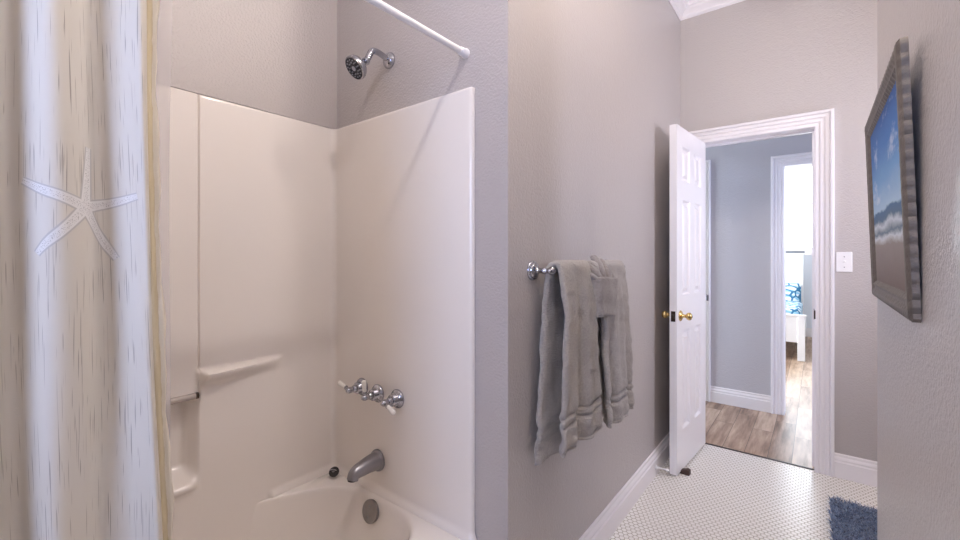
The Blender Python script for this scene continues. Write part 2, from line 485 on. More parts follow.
def wall_with_opening(name, x0, x1, y0, y1, h, oy0, oy1, oz0, oz1, mat, n, inner):
    bm = bmesh.new()
    box(bm, x0, x1, y0, oy0, 0, h); box(bm, x0, x1, oy1, y1, 0, h); box(bm, x0, x1, oy0, oy1, 0, oz0); box(bm, x0, x1, oy0, oy1, oz1, h)
    struct(name, bm, mat)
    xm = (x0 + x1) / 2; s = 1 if inner > xm else -1
    bm = bmesh.new()
    for a in ((oy0, oy0 + .05, oz0, oz1), (oy1 - .05, oy1, oz0, oz1), (oy0, oy1, oz0, oz0 + .05), (oy0, oy1, oz1 - .05, oz1), (oy0, oy1, (oz0 + oz1) / 2 - .02, (oz0 + oz1) / 2 + .02)):
        box(bm, xm - .02, xm + .02, a[0], a[1], a[2], a[3])
    w = struct('window_%d' % n, bm, M['trim'])
    bm = bmesh.new(); box(bm, xm - .003, xm + .003, oy0 + .05, oy1 - .05, oz0 + .05, oz1 - .05); obj('pane', bm, M['glass'], w)
    pr = [(0, 0), (0, .012), (.02, .02), (.07, .022), (.07, 0)]; sv = (s, 0, 0)
    bm = bmesh.new()
    sweep(bm, pr, [((inner, oy0, oz0), (0, -1, -1), sv), ((inner, oy0, oz1), (0, -1, 1), sv), ((inner, oy1, oz1), (0, 1, 1), sv), ((inner, oy1, oz0), (0, 1, -1), sv), ((inner, oy0, oz0), (0, -1, -1), sv)])
    obj('window_frame', bm, M['trim'], w)
window(1, WX0, WX1, WZ0, WZ1, YB - .07, YB)

wall_with_opening('wall_alcove', 1.3, 1.42, YR, YF, CZ, 2.66, 3.02, 1.25, 2.15, M['wall'], 3, 1.3)
# hallway and bedroom
BX0, BX1, BZ = -.205, .60, 1.995       # bedroom doorway
DX0, DX1 = -1.60, -.83                 # neighbouring hall doorway
bm = bmesh.new()
box(bm, -3.6, DX0 - .019, YH, YH + .12, 0, CZ); box(bm, DX1 + .019, BX0 - .019, YH, YH + .12, 0, CZ); box(bm, BX1 + .019, 3.2, YH, YH + .12, 0, CZ)
box(bm, DX0 - .019, DX1 + .019, YH, YH + .12, 2.049, CZ); box(bm, BX0 - .019, BX1 + .019, YH, YH + .12, BZ + .019, CZ)
struct('wall_hall', bm, M['hallwall'])
bm = bmesh.new(); box(bm, -3.6, -3.48, YF + .12, YH, 0, CZ); struct('wall_hall_left', bm, M['hallwall'])
wall_with_opening('wall_hall_right', 3.08, 3.2, YF + .12, YH, CZ, 3.48, 4.10, .9, 2.3, M['hallwall'], 4, 3.08)  # unseen end window added so daylight reaches the hallway
wall_with_opening('wall_bedroom_left', -3.6, -3.48, YH + .12, YBD, CZ, 5.4, 7.0, 1.0, 2.3, M['bedwall'], 5, -3.48)  # unseen side window added to house the bedroom fill light
bm = bmesh.new(); box(bm, 3.08, 3.2, YH + .12, YBD, 0, CZ); struct('wall_bedroom_right', bm, M['bedwall'])
QX0, QX1, QZ0, QZ1 = -1.5, .35, 1.36, 2.86
bm = bmesh.new()
box(bm, -3.6, QX0, YBD, YBD + .12, 0, CZ); box(bm, QX1, 3.2, YBD, YBD + .12, 0, CZ)
box(bm, QX0, QX1, YBD, YBD + .12, 0, QZ0); box(bm, QX0, QX1, YBD, YBD + .12, QZ1, CZ)
struct('wall_bedroom', bm, M['bedwall'])
window(2, QX0, QX1, QZ0, QZ1, YBD + .07, YBD)

# ------------------------------------------------------------------ trim profiles
CAS = [(0, 0), (0, .012), (.004, .016), (.018, .016), (.022, .012), (.027, .018), (.041, .018), (.046, .014), (.051, .021), (.065, .021), (.070, .016), (.074, .027), (.086, .028), (.090, .024), (.090, 0)]
def casing(name, x0, x1, z, y, s=-1):
    bm = bmesh.new()
    n = (0, s, 0)
    sweep(bm, CAS, [((x0, y, 0), (-1, 0, 0), n), ((x0, y, z), (-1, 0, 1), n), ((x1, y, z), (1, 0, 1), n), ((x1, y, 0), (1, 0, 0), n)])
    return struct(name, bm, M['trim'], smooth=25)
def jamb(parent, x0, x1, z, y0, y1, stop=True):
    bm = bmesh.new()
    box(bm, x0 - .019, x0, y0, y1, 0, z + .019); box(bm, x1, x1 + .019, y0, y1, 0, z + .019); box(bm, x0, x1, y0, y1, z, z + .019)
    m = (y0 + y1) / 2
    if stop: box(bm, x0, x0 + .011, m, m + .03, 0, z); box(bm, x1 - .011, x1, m, m + .03, 0, z); box(bm, x0 + .011, x1 - .011, m, m + .03, z - .011, z)
    return obj('door_jamb', bm, M['trim'], parent, smooth=0)
t1 = casing('trim_1', OX0 - .002, OX1 + .002, OZ, YF)
jamb(t1, OX0, OX1, OZ, YF - .002, YF + .122)
bm = bmesh.new(); box(bm, OX1 - .0025, OX1 + .0005, YF - .004, YF + .04, .90, .96); box(bm, OX1 - .0025, OX1 + .006, YF - .017, YF - .003, .905, .955)
obj('strike_plate', bm, M['bronze'], t1, smooth=0)
t2 = casing('trim_2', BX0 - .002, BX1 + .002, BZ, YH); jamb(t2, BX0, BX1, BZ, YH - .002, YH + .122, False)
t3 = casing('trim_3', DX0 - .002, DX1 + .002, 2.03, YH); jamb(t3, DX0, DX1, 2.03, YH - .002, YH + .122)
bm = bmesh.new(); box(bm, -.770, -.748, YH - .034, YH - .02, .885, .935)
obj('strike_plate', bm, M['chrome'], t3, smooth=0, bevel=.003)

BASE = [(0, 0), (.018, 0), (.018, .088), (.013, .094), (.013, .100), (.015, .104), (.012, .112), (.007, .118), (.007, .130), (.003, .136), (0, .136)]
def baseboard(name, stations):
    bm = bmesh.new()
    sweep(bm, BASE, [((x, y, 0), (dx, dy, 0), (0, 0, 1)) for x, y, dx, dy in stations])
    return struct(name, bm, M['trim'], smooth=25)
baseboard('baseboard_left', [(XW, YP, 1, -1), (XW, YF, 1, -1)])
baseboard('baseboard_plumbing', [(-.885, YP, 0, -1), (XW, YP, 1, -1)])
baseboard('baseboard_left_corner', [(XW, YF, 1, -1), (OX0 - .092, YF, 0, -1)])
baseboard('baseboard_back', [(OX1 + .092, YF, 0, -1), (1.3, YF, -1, -1), (1.3, YR, -1, 1), (XR + .0, YR, -1, 1), (XR, YB, -1, 1), (XW, YB, 1, 1), (XW, -.42, 1, 0)])
baseboard('baseboard_hall', [(DX1 + .092, YH, 0, -1), (BX0 - .092, YH, 0, -1)])
baseboard('baseboard_bedroom', [(-3.48, YBD, 1, -1), (3.08, YBD, -1, -1)])

CROWN = [(0, 0), (0, -.105), (.006, -.105), (.010, -.098), (.016, -.094), (.018, -.084), (.030, -.070), (.046, -.058), (.052, -.046), (.058, -.044), (.062, -.034), (.074, -.022), (.080, -.012), (.092, -.010), (.092, 0)]
bm = bmesh.new()
st = [(XW, YP, 1, -1), (XW, YF, 1, -1), (1.3, YF, -1, -1), (1.3, YR, -1, 1), (XR, YR, -1, 1), (XR, YB, -1, 1), (XW, YB, 1, 1), (XW, -.42, 1, 1), (XT, -.42, 1, 1), (XT, YP, 1, -1), (XW, YP, 1, -1)]
sweep(bm, CROWN, [((x, y, CZ), (dx, dy, 0), (0, 0, 1)) for x, y, dx, dy in st])
struct('trim_4', bm, M['trim'], smooth=25)

# ------------------------------------------------------------------ six panel doors
def leaf_mesh(W, H, T):
    bm = bmesh.new()
    st, mid = .105 * W / .6, .095 * W / .6
    pw = (W - 2 * st - mid) / 2
    xs = [0, st, st + pw, st + pw + mid, W - st, W]
    zs = [0, .235, .82, 1.03, 1.60, 1.71, 1.915, H]
    panels = {(i, j) for i in (1, 3) for j in (1, 3, 5)}
    for y0, s in ((0, -1), (-T, 1)):
        for i in range(5):
            for j in range(7):
                x0, x1, z0, z1 = xs[i], xs[i + 1], zs[j], zs[j + 1]
                if (i, j) not in panels:
                    bm.faces.new([bm.verts.new(p) for p in ((x0, y0, z0), (x1, y0, z0), (x1, y0, z1), (x0, y0, z1))])
                    continue
                loops = []
                for ins, dep in ((0, 0), (.004, .003), (.011, .013), (.024, .013), (.042, .003)):
                    loops.append([bm.verts.new(p) for p in ((x0 + ins, y0 + s * dep, z0 + ins), (x1 - ins, y0 + s * dep, z0 + ins), (x1 - ins, y0 + s * dep, z1 - ins), (x0 + ins, y0 + s * dep, z1 - ins))])
                for A, B in zip(loops, loops[1:]):
                    for k in range(4): bm.faces.new((A[k], A[(k + 1) % 4], B[(k + 1) % 4], B[k]))
                bm.faces.new(loops[-1])
    for i in range(5):
        for z in (0, H):
            bm.faces.new([bm.verts.new(p) for p in ((xs[i], 0, z), (xs[i + 1], 0, z), (xs[i + 1], -T, z), (xs[i], -T, z))])
    for j in range(7):
        for x in (0, W):
            bm.faces.new([bm.verts.new(p) for p in ((x, 0, zs[j]), (x, 0, zs[j + 1]), (x, -T, zs[j + 1]), (x, -T, zs[j]))])
    bmesh.ops.remove_doubles(bm, verts=bm.verts[:], dist=1e-5)
    return bm
LW, LT = .586, .040
d = Vector((-.0700, -.9975)).normalized()
door = struct('door_1', leaf_mesh(LW, 2.026, LT), M['door'], smooth=12)
door.location = (-.594, 3.222, .012); door.rotation_euler = (0, 0, math.atan2(d.y, d.x))
KX, KZ = LW - .062, .915
for s, y0, nm in ((1, 0, 'knob'), (-1, -LT, 'knob')):
    bm = bmesh.new()
    lathe(bm, [(0, 0), (.031, 0), (.032, .003), (.026, .008), (.014, .011), (.011, .016), (.010, .030), (.013, .034), (.019, .038), (.0225, .046), (.0222, .053), (.018, .060), (.009, .064), (0, .0645)], (KX, y0, KZ), (0, s, 0), 28)
    k = obj('door_knob', bm, M['brass'], door, smooth=180)
    bm = bmesh.new(); lathe(bm, [(0, .0643), (.005, .0646), (.005, .066), (0, .0665)], (KX, y0, KZ), (0, s, 0), 12)
    obj('lock_button', bm, M['bronze'], k)
bm = bmesh.new(); box(bm, LW - .001, LW + .0015, -.032, -.008, KZ - .03, KZ + .03); box(bm, LW, LW + .009, -.027, -.013, KZ - .01, KZ + .01)
obj('latch_plate', bm, M['bronze'], door, smooth=0)
for z in (.2, 1.0, 1.8):
    bm = bmesh.new(); tube(bm, [(-.003, -LT - .006, z - .045), (-.003, -LT - .006, z + .045)], .006, 12); box(bm, -.003, .02, -LT - .0015, -LT + .001, z - .043, z + .043)
    obj('hinge', bm, M['brass'], door)
# closed leaf of the neighbouring hallway doorway
door2 = struct('door_2', leaf_mesh(.765, 2.015, .04), M['door'], smooth=12)
door2.location = (DX0 + .0025, YH + .098, .01)

# wall mounted door stop and wedge
t = thing('door_stop', 'short white rod door stop between the baseboard and the open door', 'door stop', (-.737, 2.578, .055))
dv = Vector((.062, .040, -.014))
bm = bmesh.new(); lathe(bm, [(0, 0), (.013, 0), (.013, .004), (.006, .008), (.0045, .012), (.0045, dv.length - .012), (0, dv.length - .012)], (0, 0, 0), dv, 16); obj('rod', bm, M['plastic'], t)
bm = bmesh.new(); lathe(bm, [(0, dv.length - .012), (.008, dv.length - .012), (.009, dv.length - .004), (.006, dv.length - .001), (0, dv.length - .001)], (0, 0, 0), dv, 16); obj('tip', bm, M['plastic'], t)
bm = bmesh.new()
prof = [(0, 0), (.085, 0), (.085, .030), (.070, .034), (.055, .026), (.0, .006)]
sweep(bm, prof, [((0, -.016, 0), (-1, 0, 0), (0, 0, 1)), ((0, -.018, 0), (-1, 0, 0), (0, 0, 1)), ((0, .018, 0), (-1, 0, 0), (0, 0, 1))])
w = obj('door_wedge', bm, M['wedge'], bevel=.003)
w.location = (-.668, 2.725, .0); w.rotation_euler = (0, 0, PI - .07); w.scale = (1, 1, .92)
tag(w, 'dark brown rubber wedge on the tiles at the foot of the open door', 'door wedge')

# ------------------------------------------------------------------ bathtub and moulded surround
tubt = thing('bathtub_surround', 'almond one-piece moulded bathtub and shower surround with built-in shelves', 'bathtub', (-1.275, .34, 0))
OFF = Vector((1.275, -.34, 0))
def shift(bm): bmesh.ops.translate(bm, verts=bm.verts[:], vec=OFF)
X0, X1, Y0, Y1 = -1.684, -.885, -.418, 1.098
RZ = .342
cx, cy, ax_, by_ = -1.340, .350, .352, .728
N = 160
def basin(k, inset):
    th = 2 * PI * k / N
    c, s = math.cos(th), math.sin(th)
    e = 2 / 3.9 if c > 0 else 2 / 2.45
    return cx + ((ax_ if c > 0 else ax_ + .014) - (inset if c > 0 else inset * lerp(1, .12 if inset < .1 else .6, sstep(.15, .55, abs(c))))) * math.copysign(abs(c) ** e, c), cy + (by_ - inset) * math.copysign(abs(s) ** e, s)
def outer(k, x0=X0, x1=X1, y0=Y0, y1=Y1):
    x, y = basin(k, 0); dx, dy = x - cx, y - cy
    tt = min(((x1 if dx > 0 else x0) - cx) / dx if abs(dx) > 1e-9 else 1e9, ((y1 if dy > 0 else y0) - cy) / dy if abs(dy) > 1e-9 else 1e9)
    return cx + dx * tt, cy + dy * tt
bm = bmesh.new()
rings = []
rings.append([bm.verts.new((*outer(k), 0.0)) for k in range(N)])
rings.append([bm.verts.new((*outer(k), RZ - .02)) for k in range(N)])
rings.append([bm.verts.new((*outer(k, X0 + .002, X1 - .003, Y0 + .002, Y1 - .002), RZ - .006)) for k in range(N)])
rings.append([bm.verts.new((*outer(k, X0 + .006, X1 - .011, Y0 + .006, Y1 - .006), RZ)) for k in range(N)])
for ins, z in ((-.004, RZ), (.002, RZ - .001), (.008, RZ - .005), (.013, RZ - .013), (.017, RZ - .026), (.024, RZ - .06), (.036, RZ - .12), (.052, RZ - .18), (.075, RZ - .225), (.105, RZ - .248), (.15, RZ - .256), (.22, RZ - .258), (.30, RZ - .259)):
    rings.append([bm.verts.new((*basin(k, ins), z)) for k in range(N)])
for A, B in zip(rings, rings[1:]):
    for k in range(N): bm.faces.new((A[k], A[(k + 1) % N], B[(k + 1) % N], B[k]))
bm.faces.new(rings[-1])
shift(bm); obj('tub', bm, M['fiberglass'], tubt, smooth=50)

# surround: one continuous skin swept around three walls with moulded reliefs
PX, PY = -1.6665, 1.084
plan = []
def arc(c, r, a0, a1, n):
    return [(c[0] + r * math.cos(lerp(a0, a1, i / n)), c[1] + r * math.sin(lerp(a0, a1, i / n))) for i in range(n + 1)]
R = .022; YS = .559
plan += [(-.886, -.418), (-.888, -.410), (-.893, -.4055), (-.90, -.404)]
x = -.93
while x > PX + R + .01: plan.append((x, -.404)); x -= .03
plan += arc((PX + R, -.404 + R), R, -PI / 2, -PI, 8)
y = -.36
while y < PY - R - .006:
    plan.append((PX, y)); y += .0011 if abs(y - YS) < .012 else .009
plan += arc((PX + R, PY - R), R, PI, PI / 2, 8)
x = PX + R + .02
while x < -.91: plan.append((x, PY)); x += .02
plan += [(-.900, PY), (-.893, PY + .0015), (-.888, PY + .006), (-.886, PY + .014)]
pts = [Vector((a, b)) for a, b in plan]
nor = []
for i, p in enumerate(pts):
    tg = (pts[min(i + 1, len(pts) - 1)] - pts[max(i - 1, 0)]).normalized()
    nr = Vector((tg.y, -tg.x))                    # towards the inside
    nor.append(nr)
YS = .559
def relief(p, z):
    """offset towards the room on the long wall"""
    if p.x > PX + .002: 
        o = 0
    else:
        y = p.y
        side = sstep(YS + .0005, YS - .0035, y)
        up = sstep(.775, .800, z)
        deep = -.062 * sstep(.505, .560, z) * (1 - up) * sstep(YS + .004, YS - .035, y)
        o = side * (-.003) * up + deep - .009 * up * math.exp(-((y - YS) / .0022) ** 2)
        # soap ledge right of the seam
        if y > .528 and y < .90:
            tp = (1 - .9 * max(0, min(1, (y - .60) / .26))) * sstep(.865, .82, y)
            tp *= sstep(.549, .572, y)
            if z <= .878: o += .058 * tp * (.82 * sstep(.825, .874, z) + .18 * sstep(.70, .86, z))
            else: o += .058 * tp * sstep(.890, .878, z)
        # bottom lip of the niche
        o += .018 * sstep(YS + .01, YS - .03, y) * math.exp(-((z - .498) / .018) ** 2)
    o += .012 * (1 - sstep(RZ, RZ + .03, z)) * (0 if p.x < PX + .002 and -.05 < p.y < .80 else 1)
    return o
zs = []
zs = [.19, .22, .25, .285, .31, .33]; z = RZ + .0005
while z < 1.822:
    zs.append(z); z += .006 if z < .92 else .03
zs += [1.822, 1.829]
bm = bmesh.new()
rows = []
for z in zs:
    rows.append([bm.verts.new((p.x + n_.x * relief(p, z), p.y + n_.y * relief(p, z), z)) for p, n_ in zip(pts, nor)])
for dd, z in ((-.003, 1.833), (-.008, 1.8345), (-.0155, 1.8345)):
    rows.append([bm.verts.new((p.x + n_.x * min(dd, relief(p, 1.829)), p.y + n_.y * min(dd, relief(p, 1.829)), z)) for p, n_ in zip(pts, nor)])
for v in bm.verts: v.co.y = max(-.4190, min(1.0990, v.co.y))
for A, B in zip(rows, rows[1:]):
    for k in range(len(A) - 1): bm.faces.new((A[k], A[k + 1], B[k + 1], B[k]))
shift(bm); obj('wall_surround', bm, M['fiberglass'], tubt, smooth=60)

bm = bmesh.new(); tube(bm, [(PX + .000, .10, .800), (PX + .000, .548, .800)], .0105, 16); shift(bm)
gb = obj('grab_bar', bm, M['acrylic'], tubt)
bm = bmesh.new(); lathe(bm, [(0, 0), (.011, 0), (.011, .008), (.009, .012), (.009, .018), (0, .018)], (PX, .557, .800), (0, -1, 0), 16); shift(bm)
obj('bracket', bm, M['bronze'], gb)
# overflow plate
on = Vector((0, -.97, .22)).normalized()
bm = bmesh.new(); lathe(bm, [(0, -.02), (.040, -.02), (.043, .000), (.042, .005), (.036, .0075), (0, .008)], (-1.366, 1.046, .284), on, 32)
shift(bm); ov = obj('overflow_plate', bm, M['overflow'], tubt, smooth=50)
for s in (-1, 1):
    bm = bmesh.new(); lathe(bm, [(0, .007), (.005, .008), (.004, .010), (0, .0105)], Vector((-1.366, 1.046, .284)) + Vector((0, .22, .97)) * .02 * s, on, 10)
    shift(bm); obj('screw', bm, M['screw'], ov)

# ------------------------------------------------------------------ shower and bath fittings
PW = 1.083                                        # face of the surround on the plumbing wall
sh = thing('showerhead', 'round chrome shower head on a bent arm high on the wall', 'shower head', (-1.314, YP, 2.04))
bm = bmesh.new(); lathe(bm, [(0, 0), (.031, 0), (.032, .004), (.028, .012), (.020, .018), (.013, .021), (0, .021)], (0, 0, 0), (0, -1, 0), 32); obj('flange', bm, M['chrome'], sh, smooth=50)
arm = smooth_path([(0, -.005, 0), (0, -.035, .008), (0, -.065, .012), (0, -.088, .004), (0, -.106, -.030), (0, -.111, -.042)], 6)
bm = bmesh.new(); tube(bm, arm, .0115, 16); obj('shower_arm', bm, M['chrome'], sh, smooth=50)
hd = Vector((-.10, -.70, -.62)).normalized(); ho = Vector((0, -.108, -.036))
bm = bmesh.new(); lathe(bm, [(0, 0), (.013, 0), (.015, .006), (.015, .014), (.011, .017), (.014, .024), (.026, .034), (.037, .043), (.043, .053), (.0445, .064), (.043, .069), (.0395, .071), (.038, .066), (0, .066)], ho, hd, 40)
obj('head', bm, M['chrome'], sh, smooth=40)
bm = bmesh.new(); lathe(bm, [(0, .0665), (.0375, .0665), (.037, .069), (.026, .0705), (.025, .067), (.018, .067), (.017, .071), (0, .0715)], ho, hd, 40)
fp = obj('nozzle_plate', bm, M['darkface'], sh, smooth=40)
bm = bmesh.new(); _, u_, v_ = frame_of(hd)
for r, n, q in ((.031, 14, .0024), (.021, 9, .0026)):
    for k in range(n):
        a = 2 * PI * k / n; lathe(bm, [(0, .068), (q, .068), (q * .8, .0735), (0, .0738)], ho + (u_ * math.cos(a) + v_ * math.sin(a)) * r, hd, 8)
lathe(bm, [(0, .070), (.009, .071), (.008, .0735), (0, .074)], ho, hd, 16)
nz = obj('nozzles', bm, M['nozzle'], fp); nz['kind'] = 'stuff'

def valve(x, z, ang, label):
    t = thing('tub_valve', label, 'faucet handle', (x, PW, z), 0, 'cross row of valves above the tub spout')
    bm = bmesh.new()
    lathe(bm, [(0, .0005), (.035, .0005), (.036, .004), (.033, .010), (.026, .014), (.023, .018), (.022, .032), (.018, .036), (0, .036)], (0, 0, 0), (0, -1, 0), 32)
    obj('escutcheon', bm, M['chrome'], t, smooth=50)
    bm = bmesh.new()
    lathe(bm, [(0, .034), (.014, .034), (.016, .040), (.014, .046), (.010, .050), (.012, .056), (.0125, .066), (.010, .074), (.006, .079), (0, .080)], (0, 0, 0), (0, -1, 0), 24)
    dd = Vector((math.cos(ang), -.12, math.sin(ang))).normalized()
    hub = Vector((0, -.064, 0))
    lathe(bm, [(0, .006), (.0065, .006), (.0065, .018), (.009, .020), (.009, .024), (0, .024)], hub, dd, 16)
    h = obj('handle', bm, M['chrome'], t, smooth=50)
    bm = bmesh.new(); lathe(bm, [(0, .0235), (.0072, .0235), (.0078, .03), (.0095, .055), (.0098, .062), (.007, .067), (0, .068)], hub, dd, 16)
    g = obj('lever', bm, M['porcelain'], h, smooth=60); g['label'] = 'white porcelain lever'
    return t
valve(-1.2465, .738, math.radians(-20), 'chrome bath valve whose white lever points to the right')
valve(-1.3626, .735, math.radians(88), 'middle chrome bath valve with white lever standing straight up')
valve(-1.462, .743, math.radians(160), 'chrome bath valve whose white lever points up to the left')

sp = thing('tub_spout', 'dull grey metal bath spout on the wall below the valves', 'bath spout', (-1.3626, PW, .472))
bm = bmesh.new(); lathe(bm, [(0, 0), (.038, 0), (.039, .006), (.037, .012), (.034, .015), (0, .015)], (0, 0, 0), (0, -1, 0), 32, 1.1); obj('flange', bm, M['chrome2'], sp, smooth=50)
pth = smooth_path([(0, -.010, 0), (0, -.04, 0), (0, -.072, -.003), (0, -.098, -.007), (0, -.114, -.014), (0, -.121, -.030)], 5)
rad = [lerp(.035, .0215, min(1, (i / (len(pth) - 1)) * 1.15)) for i in range(len(pth))]
bm = bmesh.new(); tube(bm, pth, rad, 24); obj('spout_body', bm, M['chrome2'], sp, smooth=60)
bm = bmesh.new(); tube(bm, [(0, -.121, -.0305), (0, -.1212, -.0325)], .0175, 20); obj('outlet', bm, M['rubber'], sp)

rs = thing('tub_stopper', 'small black rubber bath plug with metal ring in the tub corner', 'bath plug', (-1.606, 1.046, RZ))
bm = bmesh.new(); ax = Vector((.45, -.55, .70)); lathe(bm, [(0, 0), (.015, 0), (.017, .003), (.018, .010), (.021, .011), (.021, .014), (0, .0145)], (0, 0, .0165), ax, 24); obj('plug', bm, M['rubber'], rs, smooth=40)
bm = bmesh.new(); a_, u_, v_ = frame_of(ax)
c = Vector((0, 0, .017)) + a_ * .026
tube(bm, [c + (a_ * math.cos(2 * PI * k / 20) + u_ * math.sin(2 * PI * k / 20)) * .0125 for k in range(21)], .0022, 8, False)
obj('ring', bm, M['chrome'], rs)

# curtain rod
rd = thing('shower_rod', 'white tension shower curtain rod spanning above the bathtub', 'shower rod', (-.925, .34, 1.954))
bm = bmesh.new(); tube(bm, [(0, -.745, 0), (0, .10, 0)], .0125, 24); tube(bm, [(0, .10, 0), (0, .745, 0)], .0108, 24); obj('rod', bm, M['rod'], rd)
for s in (-1, 1):
    bm = bmesh.new(); lathe(bm, [(0, 0), (.0165, 0), (.017, .005), (.0145, .012), (.0135, .030), (.0115, .032), (0, .032)], (0, .76 * s, 0), (0, -s, 0), 28)
    obj('end_cap', bm, M['rod'], rd, smooth=50)

# ------------------------------------------------------------------ shower curtain
def uvgrid(bm, rows, uvs):
    lay = bm.loops.layers.uv.new('UVMap')
    vs = [[bm.verts.new(p) for p in r] for r in rows]
    for i in range(len(vs) - 1):
        for k in range(len(vs[0]) - 1):
            f = bm.faces.new((vs[i][k], vs[i][k + 1], vs[i + 1][k + 1], vs[i + 1][k]))
            for lp, (a, b) in zip(f.loops, ((i, k), (i, k + 1), (i + 1, k + 1), (i + 1, k))): lp[lay].uv = uvs[a][b]
    return vs
def catmull2(P, n):
    return [(q.x, q.y) for q in smooth_path([(a, b, 0) for a, b in P], n)]
# plan of the folds (x, y): valleys near x=-.905, ridges near x=-.845
top = [(-.905, -.385), (-.845, -.345), (-.905, -.285), (-.848, -.225), (-.905, -.165), (-.850, -.105), (-.905, -.045), (-.852, .010), (-.900, .058), (-.850, .090), (-.860, .125), (-.884, .152), (-.872, .172), (-.848, .192), (-.840, .202), (-.848, .210)]
bot = [(-.900, -.385), (-.842, -.34), (-.905, -.275), (-.845, -.21), (-.905, -.15), (-.850, -.085), (-.905, -.022), (-.846, .035), (-.895, .085), (-.850, .120), (-.858, .150), (-.880, .176), (-.868, .198), (-.842, .217), (-.832, .228), (-.840, .238)]
T_, B_ = catmull2(top, 7), catmull2(bot, 7)
ztop, zbot = 1.935, .10
rows, uvs = [], []
NZ = 60
for i in range(NZ + 1):
    z = lerp(zbot, ztop, i / NZ); tt = i / NZ
    k_ = sstep(0, 1, tt)
    row, uv = [], []
    for j, (a, b) in enumerate(zip(B_, T_)):
        wob = .004 * math.sin(z * 7 + j * .35) * (1 - .5 * tt)
        xx = lerp(a[0], b[0], k_) + wob; yy = lerp(a[1], b[1], k_) + .004 * math.sin(z * 4.3 + j * .11)
        # small crease folded over on the ridge
        xx += .055 * sstep(.75, .42, z)                     # hangs outside the tub
        row.append((xx, yy, z)); uv.append((arcl[j], z))
    # gather towards the rod at the very top
    if z > 1.80:
        g = (z - 1.80) / (ztop - 1.80); row = [(lerp(x_, -.912 + (x_ + .875) * .5, g), y_, z_) for x_, y_, z_ in row]
    rows.append(row); uvs.append(uv)
cu = thing('shower_curtain', 'cream shower curtain with starfish and fine vertical dashes, bunched in folds', 'shower curtain', (-.88, -.1, zbot))
cu['group'] = 'shower curtains on the rod'
CO = Vector((.88, .1, -zbot))
bm = bmesh.new(); uvgrid(bm, rows, uvs); bmesh.ops.translate(bm, verts=bm.verts[:], vec=CO)
obj('cloth', bm, M['curtain'], cu, smooth=180, solid=.0012)
#print('ARC', arcl[-1], [round(arcl[i], 3) for i in range(60, len(arcl), 6)], [T_[i][1] for i in range(60, len(arcl), 6)])
# hem along the leading edge, backlit shading painted into its tan half
rows2, uv2 = [], []
for row in rows:
    x_, y_, z_ = row[-1]
    wv = .0015 * math.sin(z_ * 60) + .002 * math.sin(z_ * 23)
    k_ = (z_ - zbot) / (ztop - zbot); wd = lerp(.018, .015, k_)
    rows2.append([(x_ + .0012, y_ - .002, z_), (x_ - .0015, y_ + wd * .25, z_), (x_ - .006 + wv, y_ + wd * .5, z_), (x_ - .003 + wv, y_ + wd * .75, z_), (x_ - .009, y_ + wd + wv, z_)])
    uv2.append([(u, z_) for u in (0, .25, .5, .75, 1)])
bm = bmesh.new(); uvgrid(bm, rows2, uv2); bmesh.ops.translate(bm, verts=bm.verts[:], vec=CO)
h = obj('hem', bm, M['hem'], cu, smooth=180, solid=.002); h['label'] = 'tan edge hem with painted-in shading'

# frosted liner hanging inside the tub
LB = catmull2([(-1.030, -.26), (-1.01, -.22), (-1.02, -.17), (-.985, -.12), (-1.02, -.04), (-.99, .04), (-1.022, .12), (-.992, .18), (-1.012, .225), (-1.0, .268), (-1.012, .288)], 6)
LTP = catmull2([(-.945, -.32), (-.940, -.27), (-.962, -.21), (-.940, -.14), (-.962, -.06), (-.942, .01), (-.962, .08), (-.942, .14), (-.960, .19), (-.944, .243), (-.956, .281)], 6)
rows, uvs = [], []
for i in range(41):
    tt = i / 40; z = lerp(.27, 1.93, tt)
    k_ = tt ** .8
    rows.append([(lerp(a[0] - .055, b[0], k_) + .003 * math.sin(z * 9 + j * .3), lerp(a[1], b[1], k_) - .004 * math.sin(z * 5), z) for j, (a, b) in enumerate(zip(LB, LTP))])
    uvs.append([(j * .01, z) for j in range(len(LB))])
bm = bmesh.new(); uvgrid(bm, rows, uvs)
ln = obj('shower_liner', bm, M['liner'], smooth=180)
tag(ln, 'thin frosted vinyl liner hanging inside the tub behind the cream curtain', 'shower curtain', 'shower curtains on the rod')

# ------------------------------------------------------------------ towel bar and towels
BZ_, BX_ = 1.228, -.680
tb = thing('towel_bar', 'chrome towel bar with round beaded mounts on the greige wall', 'towel bar', (XW, 1.243, BZ_))
for yy in (0, .635):
    bm = bmesh.new(); lathe(bm, [(0, 0), (.033, 0), (.0335, .004), (.030, .008), (.026, .009), (.025, .014), (.019, .018), (.012, .020), (.009, .026), (.008, .040), (.011, .044), (.011, .050), (.008, .053), (.008, .062), (0, .063)], (0, yy, 0), (1, 0, 0), 32)
    for k in range(22):
        a = 2 * PI * k / 22; sphere(bm, (.0075, yy + .0285 * math.cos(a), .0285 * math.sin(a)), .0032, 8)
    obj('mount', bm, M['chrome'], tb, smooth=50)
    bm = bmesh.new(); s = -1 if yy == 0 else 1
    sphere(bm, (.075, yy, 0), .0145, 20); lathe(bm, [(0, .010), (.007, .012), (.006, .016), (.0075, .020), (.004, .024), (0, .0245)], (.075, yy, 0), (0, s, 0), 16)
    obj('finial', bm, M['chrome'], tb, smooth=60)
bm = bmesh.new(); tube(bm, [(.075, .005, 0), (.075, .63, 0)], .0075, 16); obj('bar', bm, M['chrome'], tb)

